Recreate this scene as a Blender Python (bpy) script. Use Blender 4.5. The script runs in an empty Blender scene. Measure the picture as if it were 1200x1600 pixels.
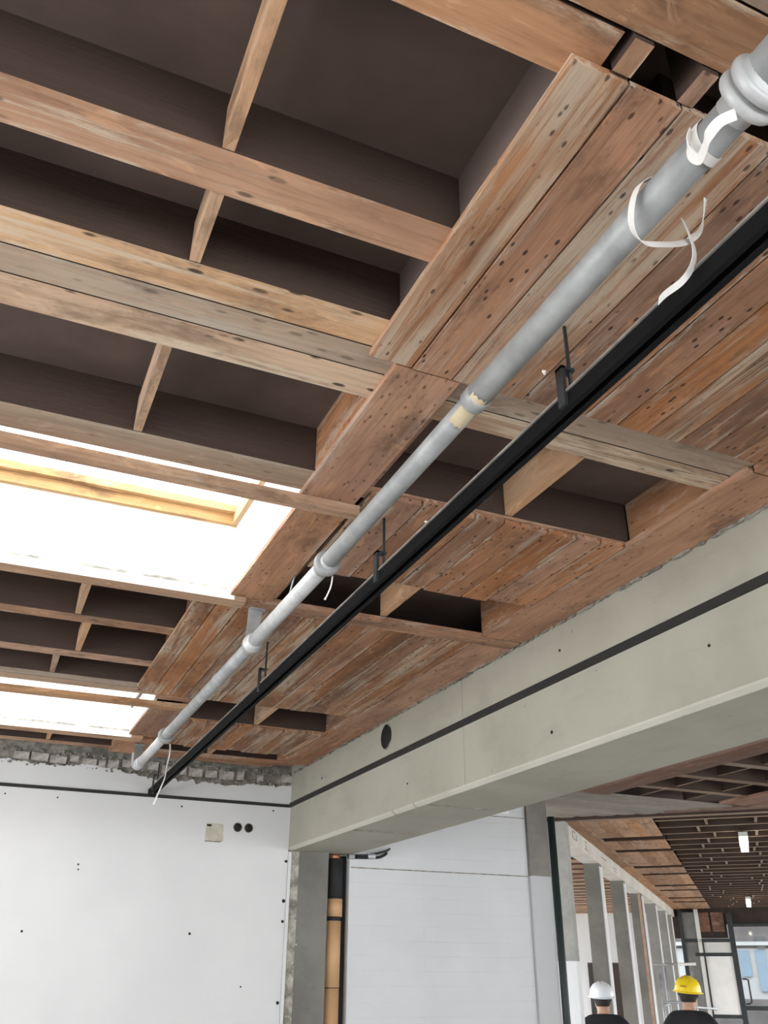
import bpy, bmesh, math, random
from mathutils import Vector, Matrix
random.seed(7)
C = bpy.context.scene.collection
S = bpy.context.scene
ZO = 1.85                      # camera height above the floor; heights below are measured from the camera

# ------------------------------------------------------------------ camera
CAMR = ((0.91479329, 0.19247854, 0.355113), (-0.40388216, 0.42348232, 0.81088959), (0.00569477, -0.88522016, 0.46513744))
cam = bpy.data.objects.new('camera', bpy.data.cameras.new('camera')); C.objects.link(cam)
cam.data.sensor_fit = 'VERTICAL'; cam.data.sensor_height = 32.0
cam.data.lens = 1365.26 / 1600 * 32.0
cam.data.clip_start = 0.02; cam.data.clip_end = 300
m = Matrix.Identity(4)
for r in range(3):
    m[r][0] = CAMR[r][0]; m[r][1] = -CAMR[r][1]; m[r][2] = -CAMR[r][2]
m[2][3] = ZO
cam.matrix_world = m
S.camera = cam

# ------------------------------------------------------------------ world and exposure
W = bpy.data.worlds.new('sky'); S.world = W; W.use_nodes = True
bg = W.node_tree.nodes['Background']
bg.inputs[0].default_value = (0.95, 0.97, 1.0, 1); bg.inputs[1].default_value = 6.0
S.view_settings.view_transform = 'Standard'; S.view_settings.look = 'None'
S.view_settings.exposure = 0.15; S.view_settings.gamma = 1.0; S.view_settings.use_curve_mapping = False

def window_light(name, loc, aim, sx, sy, power, col=(0.88, 0.94, 1.0)):
    """daylight entering through one window opening"""
    d = bpy.data.lights.new(name, 'AREA'); d.shape = 'RECTANGLE'; d.size = sx; d.size_y = sy
    d.energy = power; d.color = col
    o = bpy.data.objects.new(name, d); C.objects.link(o)
    o.location = Vector(loc) + Vector((0, 0, ZO))
    o.rotation_euler = Vector(aim).to_track_quat('-Z', 'Z').to_euler()
    return o
window_light('daylight_left', (-4.9, 2.0, -0.1), (1, 0, 0), 9.5, 2.2, 170)
window_light('daylight_behind', (2.0, -4.4, -0.1), (0, 1, 0), 9.0, 2.2, 110)
window_light('daylight_right', (9.6, 0.0, -0.1), (-1, 0, 0), 7.5, 2.2, 100)

# ------------------------------------------------------------------ material helpers
def mat(name):
    M = bpy.data.materials.new(name); M.use_nodes = True
    nt = M.node_tree; b = nt.nodes['Principled BSDF']
    return M, nt, b
def N(nt, t, **kw):
    n = nt.nodes.new(t)
    for k, v in kw.items():
        if k.startswith('i_'):
            key = k[2:]
            n.inputs[int(key) if key.isdigit() else key].default_value = v
        else: setattr(n, k, v)
    return n
def L(nt, a, b): nt.links.new(a, b)
def math_n(nt, op, a, b=None, clamp=False):
    n = nt.nodes.new('ShaderNodeMath'); n.operation = op; n.use_clamp = clamp
    for i, v in enumerate((a, b)):
        if v is None: continue
        if isinstance(v, (int, float)): n.inputs[i].default_value = v
        else: L(nt, v, n.inputs[i])
    return n.outputs[0]
def mix(nt, f, a, b):
    n = nt.nodes.new('ShaderNodeMix'); n.data_type = 'RGBA'
    for i, v in ((0, f), (6, a), (7, b)):
        if isinstance(v, (int, float)): n.inputs[i].default_value = v
        elif isinstance(v, tuple): n.inputs[i].default_value = (*v, 1) if len(v) == 3 else v
        else: L(nt, v, n.inputs[i])
    return n.outputs[2]
def ramp(nt, f, stops):
    n = nt.nodes.new('ShaderNodeValToRGB')
    e = n.color_ramp.elements
    while len(e) < len(stops): e.new(0.5)
    for q, (p, c) in zip(e, stops): q.position = p; q.color = (*c, 1) if len(c) == 3 else c
    L(nt, f, n.inputs[0]); return n.outputs[0]
def sm(nt, f, lo, hi):
    n = nt.nodes.new('ShaderNodeMapRange'); n.interpolation_type = 'SMOOTHSTEP'
    n.inputs[1].default_value = lo; n.inputs[2].default_value = hi
    L(nt, f, n.inputs[0]); return n.outputs[0]
def scaled(nt, vec, s, off=None):
    n = nt.nodes.new('ShaderNodeMapping'); n.inputs['Scale'].default_value = s
    L(nt, vec, n.inputs[0])
    if off is not None: L(nt, off, n.inputs['Location'])
    return n.outputs[0]
def noise(nt, vec, scale, detail=4, rough=0.6, dist=0.0):
    n = nt.nodes.new('ShaderNodeTexNoise'); n.inputs['Scale'].default_value = scale
    n.inputs['Detail'].default_value = detail; n.inputs['Roughness'].default_value = rough
    n.inputs['Distortion'].default_value = dist
    L(nt, vec, n.inputs['Vector']); return n.outputs[0]

def wood(name, c1, c2, residue=0.35, nails=1.0, rescol=(0.52, 0.47, 0.39), dark_sides=False, rough=0.8, grey=0.0, nscale=(19, 42, 42)):
    """stripped softwood: grain along local X, remains of old paint, nail holes; varies from piece to piece"""
    M, nt, b = mat(name)
    tc = N(nt, 'ShaderNodeTexCoord'); oi = N(nt, 'ShaderNodeObjectInfo')
    comb = N(nt, 'ShaderNodeCombineXYZ')
    for i, k in enumerate((37.0, 91.0, 53.0)):
        L(nt, math_n(nt, 'MULTIPLY', oi.outputs['Random'], k), comb.inputs[i])
    O = scaled(nt, tc.outputs['Object'], (1, 1, 1), comb.outputs[0])
    big = noise(nt, scaled(nt, O, (1.6, 6, 6)), 1.0, 3, 0.55, 0.3)
    grain = noise(nt, scaled(nt, O, (3.5, 70, 70)), 1.0, 4, 0.65, 0.6)
    col = ramp(nt, big, [(0.3, c1), (0.68, c2)])
    col = mix(nt, math_n(nt, 'MULTIPLY', sm(nt, grain, 0.42, 0.75), 0.45), col, tuple(x * 0.55 for x in c1))
    # variation per piece
    hv = N(nt, 'ShaderNodeHueSaturation')
    L(nt, math_n(nt, 'ADD', math_n(nt, 'MULTIPLY', oi.outputs['Random'], 0.50), 0.72), hv.inputs['Value'])
    L(nt, math_n(nt, 'ADD', math_n(nt, 'MULTIPLY', math_n(nt, 'FRACT', math_n(nt, 'MULTIPLY', oi.outputs['Random'], 17.3)), 0.28), 0.82), hv.inputs['Saturation'])
    L(nt, col, hv.inputs['Color']); col = hv.outputs[0]
    # dark water stains
    st = noise(nt, scaled(nt, O, (2.2, 5, 5)), 1.3, 5, 0.7)
    col = mix(nt, math_n(nt, 'MULTIPLY', sm(nt, st, 0.50, 0.68), 0.62), col, (0.105, 0.062, 0.040))
    cr = noise(nt, scaled(nt, O, (2.6, 8, 8)), 1.7, 6, 0.72, 0.6)
    col = mix(nt, math_n(nt, 'MULTIPLY', sm(nt, cr, 0.55, 0.66), 0.5), col, tuple(min(1, x * 1.35) for x in c2))
    # long weathering streaks
    sk = noise(nt, scaled(nt, O, (0.9, 26, 26)), 1.0, 5, 0.7, 0.25)
    col = mix(nt, math_n(nt, 'MULTIPLY', sm(nt, sk, 0.52, 0.70), 0.45), col, tuple(x * 0.5 for x in c1))
    # old paint left on the surface
    rs = noise(nt, scaled(nt, O, (1.5, 34, 34)), 1.0, 7, 0.75, 0.5)
    rs2 = noise(nt, scaled(nt, O, (1.1, 5.0, 5.0)), 1.0, 3, 0.6)
    lo = 0.64 - residue * 0.22
    fac = math_n(nt, 'MULTIPLY', sm(nt, rs, lo, lo + 0.13), sm(nt, rs2, 0.42, 0.60))
    gx = N(nt, 'ShaderNodeSeparateXYZ'); L(nt, tc.outputs['Generated'], gx.inputs[0])
    edge = math_n(nt, 'ABSOLUTE', math_n(nt, 'SUBTRACT', gx.outputs[1], 0.5))
    efac = math_n(nt, 'MULTIPLY', sm(nt, edge, 0.26, 0.5), sm(nt, noise(nt, scaled(nt, O, (2.6, 13, 13)), 1.0, 6, 0.75), 0.50, 0.60))
    fac = math_n(nt, 'MAXIMUM', fac, math_n(nt, 'MULTIPLY', efac, 0.95 * min(1, residue * 2)))
    col = mix(nt, math_n(nt, 'MULTIPLY', fac, 0.72), col, rescol)
    if grey: col = mix(nt, grey, col, (0.30, 0.285, 0.25))
    # nail holes, denser at the ends
    if nails:
        v = N(nt, 'ShaderNodeTexVoronoi', feature='F1'); v.inputs['Scale'].default_value = 1.0
        v.inputs['Randomness'].default_value = 0.85
        L(nt, scaled(nt, O, nscale), v.inputs['Vector'])
        dot = math_n(nt, 'SUBTRACT', 1.0, sm(nt, v.outputs['Distance'], 0.12, 0.24))
        endm = sm(nt, math_n(nt, 'ABSOLUTE', math_n(nt, 'SUBTRACT', gx.outputs[0], 0.5)), 0.36, 0.45)
        cl = sm(nt, noise(nt, scaled(nt, O, (3.2, 9, 9)), 1.5, 1, 0.5), 0.47, 0.54)
        nm = math_n(nt, 'MULTIPLY', dot, math_n(nt, 'MAXIMUM', math_n(nt, 'MULTIPLY', cl, 0.9), math_n(nt, 'MULTIPLY', endm, 0.8)))
        col = mix(nt, math_n(nt, 'MULTIPLY', nm, min(1.0, 1.1 * nails)), col, (0.02, 0.013, 0.011))
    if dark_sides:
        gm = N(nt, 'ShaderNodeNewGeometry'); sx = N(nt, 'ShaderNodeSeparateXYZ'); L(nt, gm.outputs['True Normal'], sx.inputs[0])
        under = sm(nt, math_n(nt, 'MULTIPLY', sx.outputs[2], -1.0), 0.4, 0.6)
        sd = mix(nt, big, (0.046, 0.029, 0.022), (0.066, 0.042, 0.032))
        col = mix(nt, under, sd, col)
    L(nt, col, b.inputs['Base Color']); b.inputs['Roughness'].default_value = rough
    b.inputs['Specular IOR Level'].default_value = 0.25
    bp = N(nt, 'ShaderNodeBump'); bp.inputs['Strength'].default_value = 0.35; bp.inputs['Distance'].default_value = 0.004
    L(nt, math_n(nt, 'ADD', grain, math_n(nt, 'MULTIPLY', fac, 0.8)), bp.inputs['Height']); L(nt, bp.outputs[0], b.inputs['Normal'])
    return M

def plain(name, col, rough=0.6, metal=0.0, var=0.0, scale=8.0, bump=0.0, spec=0.4, col2=None):
    M, nt, b = mat(name)
    b.inputs['Roughness'].default_value = rough; b.inputs['Metallic'].default_value = metal
    b.inputs['Specular IOR Level'].default_value = spec
    tc = N(nt, 'ShaderNodeTexCoord')
    nz = noise(nt, tc.outputs['Object'], scale, 5, 0.6, 0.2)
    c2 = col2 if col2 else tuple(max(0, x * (1 - var)) for x in col)
    L(nt, mix(nt, sm(nt, nz, 0.35, 0.68), c2, col), b.inputs['Base Color'])
    if bump:
        bp = N(nt, 'ShaderNodeBump'); bp.inputs['Strength'].default_value = bump; bp.inputs['Distance'].default_value = 0.006
        L(nt, noise(nt, tc.outputs['Object'], scale * 5, 5, 0.7), bp.inputs['Height']); L(nt, bp.outputs[0], b.inputs['Normal'])
    return M

def painted_column(name, grey, paint, zline):
    """bare concrete above a paint line at height zline (object space), paint below"""
    M, nt, b = mat(name); tc = N(nt, 'ShaderNodeTexCoord'); sx = N(nt, 'ShaderNodeSeparateXYZ')
    L(nt, tc.outputs['Object'], sx.inputs[0])
    nz = noise(nt, tc.outputs['Object'], 4.0, 6, 0.65)
    g = mix(nt, sm(nt, nz, 0.3, 0.7), tuple(x * 0.72 for x in grey), grey)
    z = math_n(nt, 'ADD', sx.outputs[2], math_n(nt, 'MULTIPLY', noise(nt, tc.outputs['Object'], 30, 2), 0.01))
    L(nt, mix(nt, sm(nt, z, zline - 0.004, zline + 0.004), paint, g), b.inputs['Base Color'])
    b.inputs['Roughness'].default_value = 0.85
    return M

def concrete(name, c1, c2, rough=0.8):
    M, nt, b = mat(name); tc = N(nt, 'ShaderNodeTexCoord'); O = tc.outputs['Object']
    a = noise(nt, O, 1.1, 5, 0.6, 0.3); c = noise(nt, scaled(nt, O, (3, 0.8, 3)), 3.0, 5, 0.7)
    col = mix(nt, sm(nt, a, 0.35, 0.65), c1, c2)
    col = mix(nt, math_n(nt, 'MULTIPLY', sm(nt, c, 0.5, 0.75), 0.35), col, tuple(x * 0.78 for x in c1))
    v = N(nt, 'ShaderNodeTexVoronoi'); v.inputs['Scale'].default_value = 5.0; L(nt, O, v.inputs['Vector'])
    pit = math_n(nt, 'SUBTRACT', 1.0, sm(nt, v.outputs['Distance'], 0.02, 0.045))
    col = mix(nt, math_n(nt, 'MULTIPLY', pit, 0.5), col, (0.12, 0.11, 0.10))
    L(nt, col, b.inputs['Base Color']); b.inputs['Roughness'].default_value = rough
    bp = N(nt, 'ShaderNodeBump'); bp.inputs['Strength'].default_value = 0.25; bp.inputs['Distance'].default_value = 0.004
    L(nt, noise(nt, O, 18, 6, 0.7), bp.inputs['Height']); L(nt, bp.outputs[0], b.inputs['Normal'])
    return M

def white_brick(name):
    """white painted masonry with faint bed joints"""
    M, nt, b = mat(name); tc = N(nt, 'ShaderNodeTexCoord'); O = tc.outputs['Object']
    sx = N(nt, 'ShaderNodeSeparateXYZ'); L(nt, O, sx.inputs[0])
    cx = N(nt, 'ShaderNodeCombineXYZ'); L(nt, sx.outputs[0], cx.inputs[0]); L(nt, sx.outputs[2], cx.inputs[1])
    br = N(nt, 'ShaderNodeTexBrick'); L(nt, cx.outputs[0], br.inputs['Vector'])
    br.inputs['Scale'].default_value = 1.0; br.inputs['Brick Width'].default_value = 2.4; br.inputs['Row Height'].default_value = 0.11
    br.inputs['Mortar Size'].default_value = 0.004; br.inputs['Mortar Smooth'].default_value = 0.6
    nz = noise(nt, scaled(nt, O, (1.5, 1, 5)), 1.5, 4, 0.6)
    line = math_n(nt, 'MULTIPLY', br.outputs['Fac'], sm(nt, nz, 0.42, 0.66))
    base = mix(nt, sm(nt, noise(nt, O, 1.3, 4), 0.3, 0.7), (0.545, 0.553, 0.555), (0.59, 0.597, 0.597))
    L(nt, mix(nt, math_n(nt, 'MULTIPLY', line, 0.28), base, (0.42, 0.42, 0.41)), b.inputs['Base Color'])
    b.inputs['Roughness'].default_value = 0.7
    bp = N(nt, 'ShaderNodeBump'); bp.inputs['Strength'].default_value = 0.3; bp.inputs['Distance'].default_value = 0.003; bp.invert = True
    L(nt, br.outputs['Fac'], bp.inputs['Height']); L(nt, bp.outputs[0], b.inputs['Normal'])
    return M

def plaster(name):
    M, nt, b = mat(name); tc = N(nt, 'ShaderNodeTexCoord'); O = tc.outputs['Object']
    col = mix(nt, sm(nt, noise(nt, O, 0.9, 4, 0.6), 0.3, 0.7), (0.555, 0.56, 0.555), (0.605, 0.607, 0.60))
    L(nt, col, b.inputs['Base Color']); b.inputs['Roughness'].default_value = 0.75
    bp = N(nt, 'ShaderNodeBump'); bp.inputs['Strength'].default_value = 0.12; bp.inputs['Distance'].default_value = 0.004
    L(nt, noise(nt, O, 9, 5, 0.6), bp.inputs['Height']); L(nt, bp.outputs[0], b.inputs['Normal'])
    return M

def glass(name, tint=(1, 1, 1)):
    M = bpy.data.materials.new(name); M.use_nodes = True; nt = M.node_tree; nt.nodes.clear()
    out = N(nt, 'ShaderNodeOutputMaterial'); t = N(nt, 'ShaderNodeBsdfTransparent'); g = N(nt, 'ShaderNodeBsdfGlossy')
    t.inputs[0].default_value = (*tint, 1); g.inputs['Roughness'].default_value = 0.03
    mx = N(nt, 'ShaderNodeMixShader'); mx.inputs[0].default_value = 0.07
    L(nt, t.outputs[0], mx.inputs[1]); L(nt, g.outputs[0], mx.inputs[2]); L(nt, mx.outputs[0], out.inputs[0])
    return M
def emitter(name, col, s):
    M, nt, b = mat(name); b.inputs['Base Color'].default_value = (*col, 1)
    b.inputs['Emission Color'].default_value = (*col, 1); b.inputs['Emission Strength'].default_value = s
    return M

MAT = dict(
    plank=wood('stripped_plank', (0.26, 0.120, 0.060), (0.41, 0.205, 0.108), 0.55, 1.0, (0.50, 0.44, 0.36)),
    plank_worn=wood('worn_plank', (0.21, 0.095, 0.045), (0.39, 0.19, 0.09), 1.0, 0.8, (0.50, 0.42, 0.32)),
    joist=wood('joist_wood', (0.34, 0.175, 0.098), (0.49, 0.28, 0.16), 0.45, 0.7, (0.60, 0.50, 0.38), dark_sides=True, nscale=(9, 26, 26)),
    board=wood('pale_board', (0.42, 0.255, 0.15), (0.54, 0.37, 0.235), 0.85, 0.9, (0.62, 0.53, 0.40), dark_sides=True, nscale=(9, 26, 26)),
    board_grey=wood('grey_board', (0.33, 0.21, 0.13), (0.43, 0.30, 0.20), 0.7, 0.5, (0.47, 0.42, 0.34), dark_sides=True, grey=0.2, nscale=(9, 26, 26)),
    trim=wood('trimmer_wood', (0.27, 0.13, 0.068), (0.40, 0.205, 0.108), 0.25, 0.6),
    noggin=wood('noggin_wood', (0.42, 0.25, 0.145), (0.52, 0.33, 0.20), 0.1, 0.0),
    batten=wood('batten_wood', (0.38, 0.21, 0.115), (0.50, 0.31, 0.18), 0.15, 0.3),
    frame=wood('frame_wood', (0.55, 0.33, 0.15), (0.66, 0.44, 0.23), 0.0, 0.0),
    greyplank=wood('weathered_plank', (0.17, 0.14, 0.115), (0.25, 0.215, 0.18), 0.4, 0.2, (0.33, 0.32, 0.29), grey=0.4),
    brownplank=wood('brown_plank', (0.17, 0.085, 0.055), (0.25, 0.135, 0.09), 0.15, 0.2),
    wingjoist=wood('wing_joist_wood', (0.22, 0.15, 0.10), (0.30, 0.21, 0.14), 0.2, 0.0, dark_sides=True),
    wingplank=wood('wing_plank_wood', (0.34, 0.18, 0.10), (0.46, 0.27, 0.15), 0.3, 0.2),
    deck=plain('dark_deck', (0.140, 0.100, 0.085), 0.85, 0, 0.25, 3.0, 0.2, 0.2),
    concrete=concrete('beam_concrete', (0.315, 0.305, 0.245), (0.370, 0.358, 0.292)),
    concrete_dark=concrete('column_concrete', (0.125, 0.120, 0.105), (0.185, 0.178, 0.158)),
    concrete_mid=concrete('mid_column_concrete', (0.19, 0.187, 0.172), (0.25, 0.245, 0.225)),
    arris=concrete('lit_arris_concrete', (0.43, 0.42, 0.355), (0.50, 0.49, 0.42)),  # beam concrete made paler, light on the chamfer put into the colour
    wingconc=concrete('wing_concrete', (0.50, 0.48, 0.43), (0.60, 0.58, 0.52)),
    mortar=plain('grey_mortar', (0.33, 0.305, 0.26), 0.95, 0, 0.55, 16.0, 0.8, 0.2),
    brick=plain('pale_brick', (0.50, 0.47, 0.42), 0.9, 0, 0.45, 26.0, 0.5, 0.2),
    rough=plain('broken_mortar', (0.50, 0.48, 0.43), 0.95, 0, 0.55, 13.0, 1.0, 0.2),
    patchy=plain('patchy_mortar', (0.46, 0.44, 0.38), 0.95, 0, 0.2, 9.0, 1.0, 0.2, (0.17, 0.16, 0.13)),
    plaster=plaster('white_plaster'), wbrick=white_brick('white_brick_paint'),
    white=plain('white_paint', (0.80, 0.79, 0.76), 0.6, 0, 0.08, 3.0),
    shaft=plain('stained_white_paint', (0.82, 0.81, 0.78), 0.6, 0, 0, 7.0, 0.1, 0.3, (0.74, 0.71, 0.64)),
    greypanel=plain('grey_panel', (0.20, 0.20, 0.19), 0.8, 0, 0.3, 2.0), studwood=plain('stud_wood', (0.42, 0.27, 0.19), 0.8, 0, 0.25, 6.0),
    pipe=plain('galvanised_pipe', (0.36, 0.37, 0.365), 0.5, 0.1, 0.30, 9.0, 0.05, 0.5),
    pipe_light=plain('galvanised_fitting', (0.50, 0.505, 0.50), 0.42, 0.1, 0.2, 12.0, 0.05, 0.5),
    strap=plain('white_plastic', (0.78, 0.76, 0.72), 0.45, 0, 0.06, 10.0),
    sticker=plain('tan_sticker', (0.55, 0.46, 0.30), 0.6, 0, 0.15, 20.0),
    black=plain('black_coating', (0.005, 0.0055, 0.006), 0.8, 0, 0.3, 10.0, 0, 0.15),
    lip=plain('galvanised_lip', (0.34, 0.31, 0.28), 0.55, 0.2, 0.4, 14.0),
    strip=plain('black_strip', (0.02, 0.019, 0.016), 0.7, 0, 0.3, 10.0),
    tan=plain('tan_insulation', (0.55, 0.33, 0.17), 0.6, 0, 0.12, 4.0),
    foam=plain('black_foam', (0.022, 0.022, 0.024), 0.85, 0, 0.2, 6.0),
    copper=plain('copper', (0.62, 0.28, 0.16), 0.4, 0.7, 0.2, 10.0),
    hole=plain('dark_hole', (0.03, 0.028, 0.026), 0.95, 0, 0.2, 8.0, 0, 0.1),
    patch=plain('bare_beige_patch', (0.52, 0.49, 0.40), 0.9, 0, 0.2, 16.0, 0.3),
    steel=plain('dark_steel', (0.035, 0.04, 0.042), 0.5, 0.2, 0.2, 6.0),
    galv=plain('galvanised_steel', (0.50, 0.53, 0.55), 0.4, 0.5, 0.25, 12.0),
    darkbrown=plain('dark_panel', (0.05, 0.036, 0.028), 0.8, 0, 0.3, 5.0),
    floor=plain('screed_floor', (0.50, 0.48, 0.45), 0.8, 0, 0.2, 1.5, 0.1),
    glass=glass('clear_glass'), lamp=emitter('lamp_tube', (1.0, 0.93, 0.75), 9.0),
    lamp_body=plain('lamp_housing', (0.62, 0.62, 0.58), 0.5),
    skin=plain('skin', (0.52, 0.30, 0.21), 0.55, 0, 0.12, 20.0), shirt=plain('black_shirt', (0.012, 0.012, 0.016), 0.85, 0, 0.3, 20.0),
    jeans=plain('dark_trousers', (0.03, 0.035, 0.05), 0.9, 0, 0.3, 20.0), hair=plain('dark_hair', (0.02, 0.015, 0.012), 0.7, 0, 0.3, 60.0),
    hat_white=plain('white_shell', (0.74, 0.77, 0.80), 0.3, 0, 0.04, 8.0), hat_yellow=plain('yellow_shell', (0.85, 0.62, 0.015), 0.32, 0, 0.05, 8.0),
    hatmark=plain('brown_print', (0.35, 0.20, 0.02), 0.6), boots=plain('boot_leather', (0.03, 0.025, 0.02), 0.7),
    facade=plain('grey_facade_reflection', (0.075, 0.072, 0.07), 0.8, 0, 0.4, 0.6), palefacade=plain('pale_facade', (0.22, 0.235, 0.24), 0.8, 0, 0.1, 0.6),
    bluebuilding=plain('pale_blue_cladding', (0.085, 0.135, 0.18), 0.6, 0, 0.1, 1.0), ground=plain('outside_paving', (0.12, 0.12, 0.118), 0.9, 0, 0.2, 0.7),
    greenpipe=plain('dark_green_pipe', (0.018, 0.03, 0.028), 0.5, 0, 0.2, 6.0),
    maincol=painted_column('column_paint_line', (0.23, 0.217, 0.19), (0.48, 0.485, 0.485), 0.78),
    col0=painted_column('post_paint_line', (0.36, 0.355, 0.33), (0.66, 0.67, 0.67), 0.29),
)

# ------------------------------------------------------------------ object helpers (heights relative to the camera)
def link(o, parent):
    C.objects.link(o)
    if parent is not None:
        o.parent = parent
        o.matrix_parent_inverse = parent.matrix_basis.inverted()
    return o
_cache = {}
def boxmesh(lx, ly, lz):
    k = (round(lx, 3), round(ly, 3), round(lz, 3))
    if k not in _cache:
        me = bpy.data.meshes.new('box'); x, y, z = k[0] / 2, k[1] / 2, k[2] / 2
        v = [(a, b, c) for a in (-x, x) for b in (-y, y) for c in (-z, z)]
        me.from_pydata(v, [], [(0, 1, 3, 2), (4, 6, 7, 5), (0, 4, 5, 1), (2, 3, 7, 6), (0, 2, 6, 4), (1, 5, 7, 3)])
        _cache[k] = me
    return _cache[k]
def bar(name, c, dims, rz, m, parent=None, rx=0.0, ry=0.0):
    src = boxmesh(*dims); key = (src.name, m.name)
    me = _cache.get(key)
    if me is None:
        me = src.copy(); me.name = name; me.materials.append(m); _cache[key] = me
    o = bpy.data.objects.new(name, me); o.location = (c[0], c[1], c[2] + ZO); o.rotation_euler = (rx, ry, rz)
    return link(o, parent)
def px_(name, x0, x1, y0, y1, z0, z1, m, parent=None):       # a piece whose length runs along X
    return bar(name, ((x0 + x1) / 2, (y0 + y1) / 2, (z0 + z1) / 2), (x1 - x0, y1 - y0, z1 - z0), 0, m, parent)
def py_(name, x0, x1, y0, y1, z0, z1, m, parent=None):       # a piece whose length runs along Y
    return bar(name, ((x0 + x1) / 2, (y0 + y1) / 2, (z0 + z1) / 2), (y1 - y0, x1 - x0, z1 - z0), math.pi / 2, m, parent)
U = Vector((0.69851401, 0.71559638, 0)); V = Vector((0.71559638, -0.69851401, 0)); UA = math.atan2(U.y, U.x)
def wp(u, v, z=0.0): p = U * u + V * v; return Vector((p.x, p.y, z))
def wu(name, u0, u1, v0, v1, z0, z1, m, parent=None):        # wing piece, length along the wing
    return bar(name, wp((u0 + u1) / 2, (v0 + v1) / 2, (z0 + z1) / 2), (u1 - u0, v1 - v0, z1 - z0), UA, m, parent)
def wv(name, u0, u1, v0, v1, z0, z1, m, parent=None):        # wing piece, length across the wing
    return bar(name, wp((u0 + u1) / 2, (v0 + v1) / 2, (z0 + z1) / 2), (v1 - v0, u1 - u0, z1 - z0), UA + math.pi / 2, m, parent)
def meshobj(name, verts, faces, m, parent=None, smooth=False, loc=(0, 0, 0)):
    me = bpy.data.meshes.new(name); me.from_pydata([tuple(v) for v in verts], [], faces); me.update()
    bm = bmesh.new(); bm.from_mesh(me); bmesh.ops.recalc_face_normals(bm, faces=bm.faces); bm.to_mesh(me); bm.free()
    me.materials.append(m)
    if smooth:
        for p in me.polygons: p.use_smooth = True
    o = bpy.data.objects.new(name, me); o.location = (loc[0], loc[1], loc[2] + ZO)
    return link(o, parent)
def boxes(name, bl, m, parent=None):
    """several axis-aligned boxes in one mesh (a wall with openings, a frame)"""
    v, f = [], []
    for (x0, x1, y0, y1, z0, z1) in bl:
        n = len(v); v += [(a, b, c) for a in (x0, x1) for b in (y0, y1) for c in (z0, z1)]
        f += [tuple(n + i for i in q) for q in ((0, 1, 3, 2), (4, 6, 7, 5), (0, 4, 5, 1), (2, 3, 7, 6), (0, 2, 6, 4), (1, 5, 7, 3))]
    return meshobj(name, v, f, m, parent)
def tube(name, pts, rad, m, parent=None, seg=20, smooth=True, caps=True):
    pts = [Vector(p) for p in pts]; n = len(pts)
    rad = rad if isinstance(rad, (list, tuple)) else [rad] * n
    v, f = [], []; ref = None
    for i, p in enumerate(pts):
        t = (pts[min(i + 1, n - 1)] - pts[max(i - 1, 0)])
        t = t.normalized() if t.length > 1e-9 else Vector((0, 1, 0))
        if ref is None: ref = Vector((0, 0, 1)) if abs(t.z) < 0.9 else Vector((1, 0, 0))
        a = t.cross(ref)
        a = a.normalized() if a.length > 1e-6 else t.orthogonal().normalized()
        b = a.cross(t).normalized(); ref = b
        for k in range(seg):
            q = 2 * math.pi * k / seg; v.append(p + (a * math.cos(q) + b * math.sin(q)) * rad[i])
    for i in range(n - 1):
        for k in range(seg): f.append((i * seg + k, i * seg + (k + 1) % seg, (i + 1) * seg + (k + 1) % seg, (i + 1) * seg + k))
    if caps: f.append(tuple(range(seg))); f.append(tuple((n - 1) * seg + k for k in range(seg)))
    return meshobj(name, v, f, m, parent, smooth)
def lathe_y(name, prof, cx, cz, m, parent=None, seg=28):
    """profile of (y, radius) turned about an axis parallel to Y"""
    return tube(name, [(cx, y, cz) for y, r in prof], [r for y, r in prof], m, parent, seg, smooth=True)
def smoothpath(P, k=6):
    P = [Vector(p) for p in P]; out = []
    for i in range(len(P) - 1):
        p0, p1, p2, p3 = P[max(i - 1, 0)], P[i], P[i + 1], P[min(i + 2, len(P) - 1)]
        for j in range(k):
            t = j / k
            out.append(0.5 * ((2 * p1) + (p2 - p0) * t + (2 * p0 - 5 * p1 + 4 * p2 - p3) * t * t + (3 * p1 - p0 - 3 * p2 + p3) * t ** 3))
    out.append(P[-1]); return out
def ribbon(name, P, width, side, m, parent=None, th=0.0014, k=6):
    """flat plastic band following a path; side gives the direction its width points in at each point"""
    P = smoothpath(P, k); n = len(P); v, f = [], []
    sides = side if isinstance(side, list) else [side] * 2
    for i, p in enumerate(P):
        t = (P[min(i + 1, n - 1)] - P[max(i - 1, 0)]).normalized()
        q = i / (n - 1) * (len(sides) - 1); a = int(min(q, len(sides) - 2)); fr = q - a
        s = Vector(sides[a]).lerp(Vector(sides[a + 1]), fr); s = (s - t * s.dot(t)).normalized(); nn = t.cross(s)
        for sa, sb in ((-1, -1), (1, -1), (1, 1), (-1, 1)): v.append(p + s * sa * width / 2 + nn * sb * th / 2)
    for i in range(n - 1):
        for k2 in range(4): f.append((i * 4 + k2, i * 4 + (k2 + 1) % 4, (i + 1) * 4 + (k2 + 1) % 4, (i + 1) * 4 + k2))
    f += [(0, 1, 2, 3), tuple((n - 1) * 4 + q for q in range(4))]
    return meshobj(name, v, f, m, parent, False)
def thing(name, label, cat, loc, group=None):
    o = bpy.data.objects.new(name, None); o.location = (loc[0], loc[1], loc[2] + ZO); o.empty_display_size = 0.1
    C.objects.link(o); o['label'] = label; o['category'] = cat
    if group: o['group'] = group
    return o
def tag(o, label, cat, group=None):
    o['label'] = label; o['category'] = cat
    if group: o['group'] = group
    return o
def structure(o, label=None):
    o['kind'] = 'structure'
    if label: o['label'] = label
    return o
FL = -ZO; DECK = 1.67; J = 1.5; PB = 1.478

# ================================================================== THE SETTING
floor = structure(boxes('floor', [(-5.0, 24, -4.5, 32, FL - 0.1, FL)], MAT['floor']), 'grey screed floor of the building')

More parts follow.
